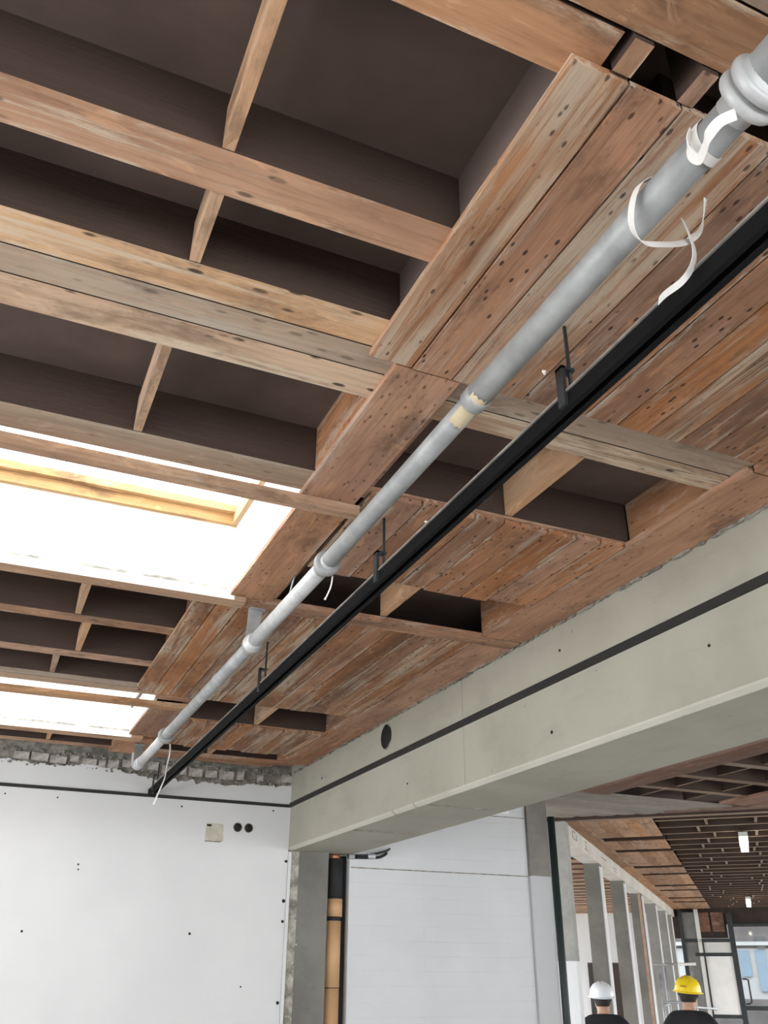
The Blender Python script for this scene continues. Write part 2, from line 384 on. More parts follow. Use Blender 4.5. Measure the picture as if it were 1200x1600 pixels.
# dark roof deck above the joists, with two skylight openings
deck_boxes = [(-5.0, 2.4, -4.5, 2.58, DECK, DECK + 0.03), (-5.0, -1.9, 2.58, 7.6, DECK, DECK + 0.03), (0.84, 2.4, 2.58, 7.6, DECK, DECK + 0.03),
              (-1.9, 0.84, 3.60, 5.42, DECK, DECK + 0.03), (-1.9, 0.84, 6.45, 7.6, DECK, DECK + 0.03),
              (2.4, 9.8, -4.5, 9.0, DECK, DECK + 0.03)]
ceiling = structure(boxes('ceiling', deck_boxes, MAT['deck']), 'dark brown roof deck above stripped joists and planks')
wing_ceiling = structure(meshobj('ceiling', [wp(8.8, -8.0, DECK + .035), wp(8.8, 4, DECK + .035), wp(27.9, 4, DECK + .035), wp(27.9, -8.0, DECK + .035),
        wp(8.8, -8.0, DECK + .065), wp(8.8, 4, DECK + .065), wp(27.9, 4, DECK + .065), wp(27.9, -8.0, DECK + .065)],
        [(0, 1, 2, 3), (4, 5, 6, 7), (0, 1, 5, 4), (1, 2, 6, 5), (2, 3, 7, 6), (3, 0, 4, 7)], MAT['deck']), 'dark deck over the long side wing')

# ---- left half of the ceiling: joists across the room
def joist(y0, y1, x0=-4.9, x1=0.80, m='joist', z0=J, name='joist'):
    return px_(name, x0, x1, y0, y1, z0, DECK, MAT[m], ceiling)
joist(-0.30, -0.18); joist(0.15, 0.27); 
joist(0.735, 0.853, x1=0.79, m='joist'); joist(0.61, 0.727, x1=2.34, m='joist'); joist(0.49, 0.605, x1=2.34, m='board_grey')
joist(1.279, 1.397, x1=0.78)
joist(1.627, 1.743, x1=0.80, m='board'); joist(1.748, 1.846, x1=0.90, m='board_grey'); joist(1.851, 1.972, x1=0.82, m='board')
joist(2.438, 2.58, x1=0.82, m='board_grey')
joist(4.18, 4.285, x1=0.84); joist(4.75, 4.86, x1=0.84)
joist(5.20, 5.30, x1=0.84, m='board_grey'); joist(5.305, 5.42, x1=0.84, m='board_grey')
joist(6.95, 7.06, x1=1.0)
joist(3.63, 3.74, x1=1.0); joist(6.46, 6.58, x1=1.0)
for x, y0, y1 in ((0.19, 0.855, 1.278), (0.20, 1.398, 1.626), (0.205, 1.973, 2.437), (0.225, 3.742, 4.178), (0.29, 4.287, 4.748), (0.20, 4.862, 5.198), (0.33, 6.582, 6.948), (0.22, 0.272, 0.488)):
    py_('noggin', x - 0.0, x + 0.026, y0, y1, J + 0.002, J + 0.125, MAT['noggin'], ceiling)
for x in (-1.0, -2.2, -3.4):
    for y0, y1 in ((0.855, 1.278), (1.398, 1.626), (1.973, 2.437), (3.742, 4.178), (4.287, 4.748), (4.862, 5.198), (6.582, 6.948)):
        py_('noggin', x, x + 0.026, y0, y1, J + 0.002, J + 0.125, MAT['noggin'], ceiling)
# side boards that close the bays along the trimmer
for y0, y1, x in ((0.856, 1.276, 0.742), (1.40, 1.625, 0.75)):
    py_('side_board', x, x + 0.022, y0, y1, J + 0.002, J + 0.034, MAT['trim'], ceiling)
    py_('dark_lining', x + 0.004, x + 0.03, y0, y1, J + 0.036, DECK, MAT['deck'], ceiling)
for y0, y1, x in ((1.975, 2.435, 0.81), (3.745, 4.178, 0.745), (4.29, 4.748, 0.755), (4.864, 5.198, 0.765), (6.585, 6.945, 0.80)):
    py_('side_board', x, x + 0.022, y0, y1, J + 0.002, DECK, MAT['trim'], ceiling)

# ---- right half: plank fields, cross joists and open bays up to the concrete beam
def field(xs, y0, y1, m, jy=0.006, gap=0.0055):
    for a, b in zip(xs[:-1], xs[1:]):
        e0 = y0 + random.uniform(-jy, jy); e1 = y1 + random.uniform(-jy, jy); dz = random.uniform(-0.003, 0.003)
        mm = MAT[m] if random.random() > 0.25 or m != 'plank' else MAT['plank_worn']
        py_('plank', a + gap / 2, b - gap / 2, e0, e1, PB + dz, J + dz - 0.001, mm, ceiling)
field([0.722, 0.853, 0.978, 1.095, 1.21, 1.32, 1.428, 1.545, 1.66, 1.78, 1.897, 2.01, 2.128], 0.808, 1.762, 'plank', 0.002)
field([1.035, 1.13, 1.235, 1.345, 1.46, 1.578, 1.68, 1.77, 1.893, 2.0, 2.112], 2.478, 3.165, 'plank', 0.02)
field([0.80, 0.905, 1.004, 1.11, 1.22, 1.335, 1.45, 1.56, 1.67, 1.785, 1.90, 2.005, 2.112], 3.705, 5.315, 'plank_worn', 0.008)
field([1.06, 1.17, 1.28, 1.39, 1.50, 1.61, 1.72, 1.83, 1.94, 2.05, 2.112], 5.90, 6.63, 'plank_worn', 0.02)
py_('plank', 0.70, 0.797, 3.72, 5.30, PB + 0.004, J, MAT['plank_worn'], ceiling)
# cross joists carrying the fields
for y0, y1, m in ((0.863, 0.96, 'joist'), (1.24, 1.35, 'joist'), (1.776, 1.885, 'board_grey'), (1.89, 1.992, 'board'), (2.455, 2.545, 'joist'), (3.05, 3.15, 'joist'),
                  (4.4, 4.5, 'joist'), (5.22, 5.32, 'joist'), (5.87, 5.97, 'joist'), (6.52, 6.62, 'joist'), (6.93, 7.03, 'joist'), (7.10, 7.2, 'joist')):
    joist(y0, y1, x0=0.91 if y0 > 1.7 and y0 < 1.88 else 1.0, x1=2.13, m=m)
px_('cross_board', 0.90, 2.33, 3.60, 3.695, PB - 0.006, J, MAT['trim'], ceiling)
px_('cross_board', 1.06, 2.25, 6.90, 6.985, PB, J, MAT['trim'], ceiling)
px_('cross_board', 0.84, 1.10, 5.335, 5.42, PB, J, MAT['trim'], ceiling)
# trimmer boards running along the pipe
py_('trimmer', 0.808, 1.008, 1.768, 2.597, PB, J - 0.001, MAT['trim'], ceiling)
py_('trimmer', 0.826, 1.018, 2.67, 3.595, PB, J - 0.001, MAT['trim'], ceiling)
py_('trimmer', 0.85, 1.05, 5.60, 6.45, PB, J - 0.001, MAT['trim'], ceiling)
py_('trimmer', 0.80, 1.05, 6.56, 7.05, PB, J - 0.001, MAT['trim'], ceiling)
for x, y0, y1 in ((1.012, 1.994, 2.453), (1.02, 3.152, 3.60), (1.05, 5.322, 5.868), (1.05, 6.622, 6.928), (2.135, 1.994, 2.453), (2.115, 3.152, 3.60), (2.13, 5.322, 5.868), (2.10, 6.622, 6.928)):
    py_('side_board', x, x + 0.022, y0, y1, J, DECK, MAT['trim'], ceiling)
# short pieces near the top right bay
py_('blocking', 0.808, 0.85, 0.73, 0.80, J - 0.012, DECK, MAT['joist'], ceiling)
py_('blocking', 0.963, 1.0, 0.73, 0.803, J - 0.012, DECK, MAT['joist'], ceiling)
# noggins in the open bays
for x, y0, y1 in ((1.565, 1.994, 2.453), (1.56, 3.152, 3.598), (1.60, 5.322, 5.868), (1.53, 6.622, 6.928)):
    py_('noggin', x, x + 0.03, y0, y1, J + 0.002, DECK, MAT['noggin'], ceiling)
# boards along the concrete beam
py_('edge_board', 2.132, 2.355, 0.80, 1.80, PB - 0.004, J, MAT['plank'], ceiling)
py_('edge_board', 2.116, 2.356, 1.81, 3.592, PB, J, MAT['trim'], ceiling)
py_('edge_board', 2.118, 2.352, 3.70, 5.55, PB, J, MAT['plank'], ceiling)
py_('edge_board', 2.118, 2.354, 5.556, 6.895, PB, J, MAT['plank'], ceiling)
py_('edge_board', 2.13, 2.355, -0.6, 0.795, PB, J, MAT['plank'], ceiling)
# rubble filling the joint between boards and beam
def lumps(name, pts, r0, r1, m, parent):
    bm = bmesh.new()
    for p in pts:
        r = random.uniform(r0, r1)
        q = bmesh.ops.create_icosphere(bm, subdivisions=1, radius=r)
        for w in q['verts']:
            w.co = Vector((w.co.x * random.uniform(.7, 1.3), w.co.y * random.uniform(.7, 1.4) * (3.0 if name == 'mortar_rubble' else 1), w.co.z * random.uniform(.6, 1.1))) + Vector(p)
    me = bpy.data.meshes.new(name); bm.to_mesh(me); bm.free(); me.materials.append(m)
    o = bpy.data.objects.new(name, me); o.location = (0, 0, ZO); link(o, parent); o['kind'] = 'stuff'
    return o
lumps('mortar_rubble', [(2.35 + random.uniform(-0.006, 0.006), random.uniform(1.2, 7.2), PB + random.uniform(-0.006, 0.004)) for _ in range(420)], 0.003, 0.009, MAT['mortar'], ceiling)

# ---- skylights
def skylight(name, x0, x1, y0, y1, label):
    """shaft lined with white panels, timber frame and glazing at the top"""
    zt = 1.82
    w = structure(boxes(name, [(x0 - 0.02, x1 + 0.02, y0 - 0.02, y0, J + .02, zt), (x0 - 0.02, x1 + 0.02, y1, y1 + 0.02, J, zt)], MAT['shaft']), label)
    vv, ff = [], []; n = int((x1 - x0) / 0.012); d = 0
    for i in range(n + 1):
        d = 0.7 * d + random.uniform(-.003, .003); x = x0 + (x1 - x0) * i / n
        vv += [(x, y1 - .003, J - .001), (x, y1 - .003, J + .014 + d), (x, y1, J + .015 + d), (x, y1, J - .001)]
    for i in range(n): ff += [(4 * i + q, 4 * i + q + 1, 4 * i + q + 5, 4 * i + q + 4) for q in range(3)]
    meshobj('torn_edge', vv, ff, MAT['rough'], w)
    px_('lit_lip', x0, x1 + .02, y1 - .012, y1 - .009, 1.458, J - .001, MAT['white'], w)  # white strip added to imitate bright skylight on the far batten's near face
    boxes('shaft_panel', [(x1, x1 + 0.02, y0, y1, J - .002, zt)], MAT['shaft'], w)
    boxes('shaft_panel', [(x0 - 0.02, x0, y0, y1, J, zt)], MAT['white'], w)
    f = 0.022
    px_('frame_rail', x0, x1, y0, y0 + f, zt, zt + 0.085, MAT['frame'], w); px_('frame_rail', x0, x1, y1 - f, y1, zt, zt + 0.085, MAT['frame'], w)
    py_('frame_stile', x1 - f, x1, y0 + f, y1 - f, zt, zt + 0.085, MAT['frame'], w); py_('frame_stile', x0, x0 + f, y0 + f, y1 - f, zt, zt + 0.085, MAT['frame'], w)
    px_('glazing_bar', x0, x1, y1 - f - 0.03, y1 - f, zt + 0.05, zt + 0.085, MAT['frame'], w)
    px_('pane', x0, x1, y0, y1, zt + 0.086, zt + 0.092, MAT['glass'], w)
    boxes('kerb', [(x0 - .1, x1 + .1, y0 - .1, y0 - .0, zt + .0, zt + .085), (x0 - .1, x1 + .1, y1, y1 + .1, zt, zt + .085), (x0 - .1, x0, y0, y1, zt, zt + .085), (x1, x1 + .1, y0, y1, zt, zt + .085)], MAT['deck'], w)
    return w
sk1 = skylight('window_1', -1.88, 0.826, 2.60, 3.595, 'skylight shaft with white lining and orange timber frame, nearest')
sk2 = skylight('window_2', -1.88, 0.85, 5.44, 6.44, 'skylight shaft with white lining near the back wall')
# battens nailed under the openings
px_('batten', -2.2, 1.03, 2.568, 2.615, 1.440, PB - .001, MAT['batten'], sk1)
px_('batten', -2.2, 0.90, 3.586, 3.67, 1.457, J - .001, MAT['batten'], sk1)
px_('batten', -2.2, 1.06, 5.46, 5.53, 1.445, PB - .001, MAT['batten'], sk2)
px_('batten', -2.2, 0.95, 6.43, 6.545, 1.457, J - .001, MAT['batten'], sk2)

# ---- concrete beam
def beam_section(y0, y1, parent):
    x0, x1, z0, z1, c = 2.36, 2.955, 0.871, 1.66, 0.016
    prof = [(x0, z1), (x0, z0 + c), (x0 + c, z0), (x1 - c, z0), (x1, z0 + c), (x1, z1)]
    n = len(prof); v = [(x, y, z) for y in (y0, y1) for x, z in prof]
    f = [(i, (i + 1) % n, n + (i + 1) % n, n + i) for i in range(n)] + [tuple(range(n)), tuple(range(n, 2 * n))]
    return meshobj('beam_section', v, f, MAT['concrete'], parent)
beam = thing('concrete_beam', 'long grey concrete beam with a black strip along its side', 'beam', (2.65, 7.2, 0.871)); structure(beam)
beam_section(-4.4, 4.27, beam); beam_section(4.273, 7.44, beam)
for yj in (4.80, 5.968): px_('joint_line', 2.40, 2.86, yj - .007, yj + .007, 0.868, 0.8725, MAT['mortar'], beam)
for y0, y1 in ((-4.4, 4.9), (4.93, 5.2), (5.24, 7.3)):  # added strips in a lighter colour, imitating the chamfer catching light
    meshobj('lit_arris', [(x, y, z) for y in (y0, y1) for x, z in ((2.357, .893), (2.3575, .884), (2.3775, .8685), (2.385, .8685), (2.385, .873), (2.362, .893))],
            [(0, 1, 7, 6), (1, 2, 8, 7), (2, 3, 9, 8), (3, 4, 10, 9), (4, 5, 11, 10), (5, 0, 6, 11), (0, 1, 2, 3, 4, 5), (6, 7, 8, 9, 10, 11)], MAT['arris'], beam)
# hole through the beam
tube('drilled_hole', [(2.3595, 5.32, 1.375), (2.352, 5.32, 1.375)], 0.078, MAT['hole'], beam, 26)
tube('hole_rim', [(2.358, 5.32 + .07 * math.cos(a), 1.375 + .08 * math.sin(a)) for a in [i * math.pi / 12 for i in range(25)]], 0.006, MAT['mortar'], beam, 6)
for y, z, r in ((3.42, .99, .008), (2.36, 1.08, .006), (5.0, 1.02, .006), (3.3, 1.35, .006), (6.55, 1.32, .007)):
    tube('plug_hole', [(2.3595, y, z), (2.356, y, z)], r, MAT['hole'], beam, 10)

# ---- back wall: masonry core, plaster coat with a broken top edge, exposed bricks
wall_back = structure(boxes('wall_back', [(-5.0, 2.36, 7.322, 7.55, FL, 1.66)], MAT['mortar']), 'white plastered back wall with bare masonry along the top')
xs = [-5.0 + 0.016 * i for i in range(int(7.36 / 0.016) + 1)]
v, f = [], []; h = 1.37; drift = 0
for i, x in enumerate(xs):
    base = 1.385 + 0.020 * math.sin(x * 3.1) + 0.012 * math.sin(x * 9.0 + 1) - 0.014 * max(0, x - 0.9)
    drift = 0.75 * drift + random.uniform(-0.008, 0.008)
    if random.random() < 0.05: drift -= random.uniform(0.01, 0.03)
    v += [(x, 7.30, FL), (x, 7.30, base + drift), (x, 7.32, base + drift + 0.004), (x, 7.32, FL)]
for i in range(len(xs) - 1):
    a, b = 4 * i, 4 * i + 4
    f += [(a, a + 1, b + 1, b), (a + 1, a + 2, b + 2, b + 1), (a + 2, a + 3, b + 3, b + 2)]
meshobj('plaster_coat', v, f, MAT['plaster'], wall_back)
x = -0.9
while x < 2.30:
    w = random.uniform(0.045, 0.13)
    if random.random() > 0.22:
        z0 = 1.412 - 0.010 * max(0, x - 1.0) + random.uniform(-0.012, 0.012)
        bar('brick', (x + w / 2, 7.311, z0 + 0.027), (w, 0.03, random.uniform(0.042, 0.07)), 0, MAT['brick'], wall_back, ry=random.uniform(-.03, .03))
    x += w + random.uniform(0.012, 0.03)
lumps('mortar_lumps', [(random.uniform(-0.9, 2.34), 7.313 + random.uniform(-.008, .004), 1.435 + random.choice((-1, 1)) * random.uniform(0.03, 0.06)) for _ in range(420)], 0.006, 0.019, MAT['mortar'], wall_back)
# square bare patch with a chipped corner, plug holes
meshobj('bare_patch', [(1.665, 7.298, 1.040), (1.675, 7.298, 1.046), (1.80, 7.298, 1.040), (1.812, 7.298, 0.918), (1.795, 7.298, 0.905), (1.660, 7.298, 0.905),
                       (1.665, 7.31, 1.040), (1.675, 7.31, 1.046), (1.80, 7.31, 1.040), (1.812, 7.31, 0.918), (1.795, 7.31, 0.905), (1.660, 7.31, 0.905)],
        [(0, 1, 2, 3, 4, 5)] + [(i, (i + 1) % 6, 6 + (i + 1) % 6, 6 + i) for i in range(6)], MAT['patch'], wall_back)
px_('chip', 1.668, 1.705, 7.295, 7.299, 1.018, 1.034, MAT['hole'], wall_back)
px_('patch_edge', 1.662, 1.79, 7.293, 7.299, 0.902, 0.910, MAT['mortar'], wall_back)
for xx in (1.921, 2.012):
    tube('box_hole', [(xx, 7.2995, 1.024), (xx, 7.296, 1.024)], 0.033, MAT['hole'], wall_back, 24)
    tube('box_rim', [(xx + .034 * math.cos(a), 7.297, 1.024 + .034 * math.sin(a)) for a in [i * math.pi / 12 for i in range(25)]], 0.003, MAT['mortar'], wall_back, 6)
for xx, zz, r in ((.732, .69, .007), (.737, .655, .006), (.421, .235, .008), (1.614, .242, .009), (.506, 1.153, .006), (1.452, 1.154, .007), (2.211, 1.172, .007), (.133, 1.154, .006), (2.041, -.111, .006), (2.345, .787, .011), (2.342, .491, .014), (2.342, .343, .011), (2.338, -.219, .012)):
    tube('plug_hole', [(xx, 7.2995, zz), (xx, 7.296, zz)], r, MAT['hole'], wall_back, 10)

# ---- corner column under the beam
col = structure(boxes('trim_1', [(2.36, 2.715, 7.30, 7.55, FL, 0.871)], MAT['concrete_dark']), 'bare concrete column under the beam end')
lumps('broken_edge', [(2.42 + random.gauss(0, 0.022), 7.302 + random.uniform(0, .006), random.uniform(FL, 0.86)) for _ in range(420)], 0.004, 0.013, MAT['rough'], col)
boxes('bare_mortar', [(2.388, 2.455, 7.296, 7.301, FL, 0.865)], MAT['patchy'], col)
py_('plaster_edge', 2.362, 2.385, 7.285, 7.31, FL, 0.86, MAT['plaster'], col)

# ---- white brick wall right of the column, niche behind the pipes
wall_mid = structure(boxes('wall_right', [(2.915, 4.67, 7.33, 7.55, FL, 1.42)], MAT['wbrick']), 'white painted brick wall below the concrete beam')
structure(boxes('wall_niche', [(2.715, 2.915, 7.50, 7.55, FL, 0.871)], MAT['concrete_dark']), 'dark recess behind the insulated pipe')
px_('dark_joint', 2.93, 4.67, 7.325, 7.331, 0.766, 0.774, MAT['mortar'], wall_mid)
x = 3.9
for w, zz in ((0.22, 1.385), (0.14, 1.37), (0.19, 1.395)):
    bar('brick', (x + w / 2, 7.32, zz - 0.06), (w, 0.03, 0.075), 0, MAT['white'], wall_mid); x += w + 0.02
boxes('grout_line', [(3.9, 4.67, 7.328, 7.334, 1.27, 1.277)], MAT['mortar'], wall_mid)

# ---- tall column and post right of the white wall
maincol = structure(boxes('trim_2', [(4.675, 4.895, 7.30, 7.62, FL, 1.52)], MAT['maincol']), 'concrete column bare above and painted pale below')

# other walls of the room (outside the picture), with wide window openings
def wall_x(name, x, y0, y1, th, oz0, oz1, oy, label):
    bl = [(x, x + th, y0, y1, FL, oz0), (x, x + th, y0, y1, oz1, 1.67)]; c = y0
    for a, b in oy: bl.append((x, x + th, c, a, oz0, oz1)); c = b
    bl.append((x, x + th, c, y1, oz0, oz1))
    return structure(boxes(name, bl, MAT['plaster']), label)
wall_x('wall_left', -5.1, -4.5, 7.55, 0.2, -1.2, 1.0, [(-2.75, 6.75)], 'white wall with a wide window band')
wall_x('wall_east', 9.7, -4.5, 5.3, 0.2, -1.2, 1.0, [(-3.75, 3.75)], 'white wall with a wide window band')
structure(boxes('wall_behind', [(-5.0, 9.8, -4.7, -4.5, FL, -1.2), (-5.0, 9.8, -4.7, -4.5, 1.0, 1.67), (-5, -2.5, -4.7, -4.5, -1.2, 1.0), (6.5, 9.8, -4.7, -4.5, -1.2, 1.0)], MAT['plaster']), 'white wall with a wide window band')

# ---- ceiling right of the beam
for x0, x1 in ((4.45, 4.60), (4.605, 4.75), (4.755, 4.90), (4.905, 5.05), (5.055, 5.20), (5.205, 5.345)):
    py_('plank', x0, x1, 2.5, 6.93, PB, J, MAT['brownplank'], ceiling)
for y in (3.35, 3.86, 4.38, 4.90, 5.42, 5.96, 6.49):
    px_('joist', 5.35, 9.6, y, y + 0.10, J, DECK, MAT['wingjoist'], ceiling)
for x in (5.75, 6.30):
    for y in (3.45, 3.96, 4.48, 5.00, 5.52, 6.06, 6.59):
        py_('noggin', x, x + 0.03, y, y + 0.40, J + 0.01, J + 0.14, MAT['wingjoist'], ceiling)
for k in range(3): py_('plank', 6.62 + k * 0.15, 6.765 + k * 0.15, 3.0, 6.85, PB, J, MAT['brownplank'], ceiling)
y = 6.95
while y < 8.35:
    px_('plank', 4.2, (9.98 - 0.7156 * (y + 0.1)) / 0.6985, y, y + 0.145, PB + random.uniform(-.006, .003), J, MAT['greyplank'], ceiling); y += 0.15
wv('edge_board', 9.96, 10.08, -1.9, 3.4, PB - 0.03, J, MAT['wingjoist'], ceiling)
wv('edge_board', 9.78, 9.93, -0.6, 3.4, PB - 0.01, J, MAT['brownplank'], ceiling)

# ================================================================== THE SIDE WING
# plank strip beside the columns, broken by dark gaps
slots = [10.1, 11.83, 12.22, 13.12, 13.46, 15.30, 15.68, 16.55, 16.90, 18.85, 19.25, 20.0, 20.38, 22.15, 22.58, 23.45, 23.90, 26.3]
for i in range(0, len(slots), 2):
    for k in range(5):
        wu('plank', slots[i], slots[i + 1], -1.53 + k * 0.152, -1.53 + k * 0.152 + 0.149, J - .010 + random.uniform(-.002, .002), J, MAT['wingplank'], wing_ceiling)
    wv('joist', slots[i + 1] - .09, slots[i + 1] - .005, -1.53, -.77, J + .001, DECK + .03, MAT['wingjoist'], wing_ceiling)
    wv('joist', slots[i] + .005, slots[i] + .09, -1.53, -.77, J + .001, DECK + .03, MAT['wingjoist'], wing_ceiling)
for a, b in ((10.1, 15.3), (15.31, 20.6), (20.61, 26.3)): wu('edge_board', a, b, -1.70, -1.534, PB, J, MAT['wingplank'], wing_ceiling)
u = 10.62
while u < 26.2:
    wv('joist', u, u + 0.07, -0.76, 3.6, J, DECK + .03, MAT['wingjoist'], wing_ceiling)
    for vv in (random.uniform(-.6, -.1), random.uniform(0.1, 0.7)): wu('noggin', u + 0.07, u + 0.55, vv, vv + 0.03, J + 0.01, J + 0.12, MAT['wingjoist'], wing_ceiling)
    u += 0.55
# ceiling of the room beyond the columns
u = 11.0
while u < 27.4:
    wv('ceiling_slat', u, u + 0.40, -6.5, -1.95, J - .01, J, MAT['wingplank'], wing_ceiling); u += 0.78
# beam over the columns
wb = structure(wu('trim_3', 10.21, 26.35, -1.92, -1.70, 1.30, DECK, MAT['wingconc']), 'pale concrete beam carried by a row of columns')
def mark(u0, z0, segs):
    for (a, b, c, d) in segs: wu('pencil_mark', u0 + min(a, c) - .004, u0 + max(a, c) + .012, -1.7, -1.698, z0 + min(b, d) - .003, z0 + max(b, d) + .003, MAT['strip'], wb)
mark(10.75, 1.40, [(0, .04, 0, -.03), (0, -.03, .25, -.03), (.25, -.03, .25, .03), (0, .05, .2, .05)])
mark(11.6, 1.39, [(0, .05, .2, .05), (.1, .05, .1, -.04), (0, -.04, .25, -.04)])
mark(13.0, 1.40, [(0, 0, .5, 0)]); mark(14.2, 1.38, [(0, 0, .4, 0), (.1, -.04, .4, -.04)])
for k, uu in enumerate((12.80, 15.45, 18.15, 20.95, 23.5, 25.2)):
    c = structure(wu('trim_%d' % (4 + k), uu, uu + 0.24, -1.92, -1.715, FL, 1.30, MAT['concrete_dark'] if k < 3 else MAT['concrete_mid']), 'grey concrete column in the wing row, number %s from the front' % ('one', 'two', 'three', 'four', 'five', 'six')[k])
    wu('plaster_face', uu + 0.004, uu + 0.24, -1.715, -1.70, FL, 1.26, MAT['plaster'], c)
post = structure(wu('trim_10', 9.98, 10.2, -1.93, -1.655, FL, 1.48, MAT['col0']), 'slim post grey above and white below beside the dark pipe')
# timber stud against the third column
stud = wu('timber_stud', 17.9, 17.95, -1.755, -1.715, FL, 1.29, MAT['studwood'])
tag(stud, 'orange timber stud standing against a concrete column of the row', 'stud')
# walls of the wing
far = structure(wv('wall_far', 27.7, 27.9, -7.9, -1.95, FL, DECK + .034, MAT['plaster']), 'white wall seen between the columns of the wing')
d1 = structure(wv('door_1', 27.64, 27.69, -4.28, -3.35, FL, 0.24, MAT['steel']), 'dark doorway in the far white wall')
wv('door_leaf', 27.62, 27.64, -4.22, -3.41, FL, 0.19, MAT['darkbrown'], d1)
structure(wu('wall_wing', 9.6, 27.5, 3.6, 3.75, FL, -1.0, MAT['plaster']), 'low wall under the wing windows')
structure(wu('trim_11', 9.6, 27.5, 3.6, 3.75, 1.1, DECK + .06, MAT['plaster']), 'wall strip above the wing windows')
# end of the wing: dark band, steel and glass screen
endw = structure(wv('wall_end', 26.36, 26.5, -1.95, -0.45, 0.80, DECK + .03, MAT['darkbrown']), 'dark brown panel above the steel screen')
wv('upper_panel', 26.37, 26.5, -0.45, 3.6, 1.12, DECK + .03, MAT['darkbrown'], endw)
for a, b in ((-1.45, -1.17), (-1.1, -0.85), (-0.8, -0.5)): wv('grime_panel', 26.33, 26.36, a, b, 0.95, 1.4, MAT['brownplank'], endw)
scr = thing('glazed_screen', 'dark steel and glass screen with a door at the end of the wing', 'door screen', wp(26.2, 0, FL))
for v0, w, z1 in ((-1.60, 0.09, 1.45), (-0.42, 0.13, 1.35), (1.55, 0.1, 1.3), (3.4, 0.1, 1.3)): wv('post', 26.14, 26.24, v0, v0 + w, FL, z1, MAT['steel'], scr)
wv('post', 26.15, 26.23, -1.20, -1.10, FL, 1.47, MAT['lamp_body'], scr)
wv('post', 26.14, 26.24, -1.10, -1.06, FL, .75, MAT['steel'], scr)
for v0, v1, z0, z1 in ((-1.60, -0.42, 0.70, 0.78), (-1.30, -0.42, 0.38, 0.46), (-1.06, -0.42, -0.98, -0.90), (-0.29, 3.4, 1.05, 1.12), (-0.29, 3.4, -0.80, -0.70)): wv('transom', 26.15, 26.23, v0, v1, z0, z1, MAT['steel'], scr)
wv('white_panel', 26.18, 26.20, -1.06, -0.42, -0.90, 0.38, MAT['white'], scr); wv('white_panel', 26.18, 26.20, -1.06, -0.42, 0.46, 0.70, MAT['lamp_body'], scr)
wv('glass_pane', 26.185, 26.195, -0.29, 1.55, -0.70, 1.05, MAT['glass'], scr); wv('glass_pane', 26.185, 26.195, 1.65, 3.4, -0.70, 1.05, MAT['glass'], scr)
wv('grey_panel', 26.18, 26.20, -1.51, -1.20, FL, 1.40, MAT['greypanel'], scr)
tube('door_handle', [wp(26.1, -0.26, -.12), wp(26.02, -0.20, -.12), wp(26.02, -0.14, -.14), wp(26.02, -.14, -.62), wp(26.02, -.2, -.66), wp(26.1, -.26, -.66)], 0.022, MAT['steel'], scr, 8)
# outside the screen
boxes_o = structure(meshobj('floor', [wp(26.5, -12, FL - .02), wp(26.5, 25, FL - .02), wp(70, 25, FL - .02), wp(70, -12, FL - .02)], [(0, 1, 2, 3)], MAT['ground']), 'pale paving outside the end screen')
bld = thing('far_building', 'pale blue building seen through the end glass', 'building', wp(40, 1, FL))
wv('facade', 40.0, 41.0, -6, 14.0, 0.85, 3.5, MAT['facade'], bld); wv('facade', 40.0, 41.0, -6, 14.0, -0.85, 0.85, MAT['palefacade'], bld)  # grey upper facade imitates the greyish reflection in the end glass
for k in range(16): wv('blue_panel', 39.9, 40.0, -1.6 + k * 0.6, -1.25 + k * 0.6, -0.6 + 0.25 * (k % 3), 0.78, MAT['bluebuilding'], bld)
wv('ledge', 39.8, 40.0, -6, 14.0, 0.95, 1.08, MAT['palefacade'], bld)
wv('plinth', 39.7, 40.0, -6, 14.0, FL, -0.85, MAT['facade'], bld)
for k in range(5): wv('pillar', 39.85, 40.0, -1.4 + k * 1.7, -1.1 + k * 1.7, 0.85, 1.25, MAT['steel'], bld)
# lamps
def lamp(u0, v0, ln, label, z):
    t = thing('ceiling_lamp', label, 'lamp', wp(u0, v0, z), 'fluorescent lamps in the wing')
    wu('housing', u0 - ln / 2, u0 + ln / 2, v0 - .05, v0 + .05, z + .05, z + .10, MAT['lamp_body'], t)
    wu('tube_cover', u0 - ln / 2 + .02, u0 + ln / 2 - .02, v0 - .042, v0 + .042, z - .02, z + .05, MAT['lamp'], t)
    tube('hanger', [wp(u0 - ln / 3, v0, z + .1), wp(u0 - ln / 3, v0, J + .02)], .008, MAT['steel'], t, 6); tube('hanger', [wp(u0 + ln / 3, v0, z + .1), wp(u0 + ln / 3, v0, J + .02)], .008, MAT['steel'], t, 6)
lamp(12.0, 0.145, 0.95, 'lit fluorescent ceiling lamp nearest in the wing', 1.36)
lamp(22.6, 0.15, 1.5, 'small lit ceiling lamp farther down the wing', 1.36)

# ================================================================== PIPES AND RAILS
PZ = 1.31
def pxx(y): return 0.952 + min(1, max(0, (y - 0.6) / 2.2)) * 0.022 - max(0, (y - 3.7)) * 0.002
pipe = thing('drain_pipe', 'long grey galvanised pipe hanging under the plank ceiling', 'pipe', (0.96, 3.7, PZ))
def run(y0, y1, r, m='pipe'): return tube('pipe_run', [(pxx(y0), y0, PZ), (pxx((y0 + y1) / 2), (y0 + y1) / 2, PZ), (pxx(y1), y1, PZ)], r, MAT[m], pipe, 28)
run(-1.5, 0.64, 0.046); run(0.62, 1.60, 0.0335); run(1.56, 2.72, 0.0300); run(2.70, 3.70, 0.0305, 'pipe_light'); run(3.66, 5.66, 0.030); run(5.64, 6.52, 0.0305, 'pipe_light')
def ring(prof, y, m='pipe_light'): return lathe_y('coupling', [(y + a, r) for a, r in prof], pxx(y), PZ, MAT[m], pipe)
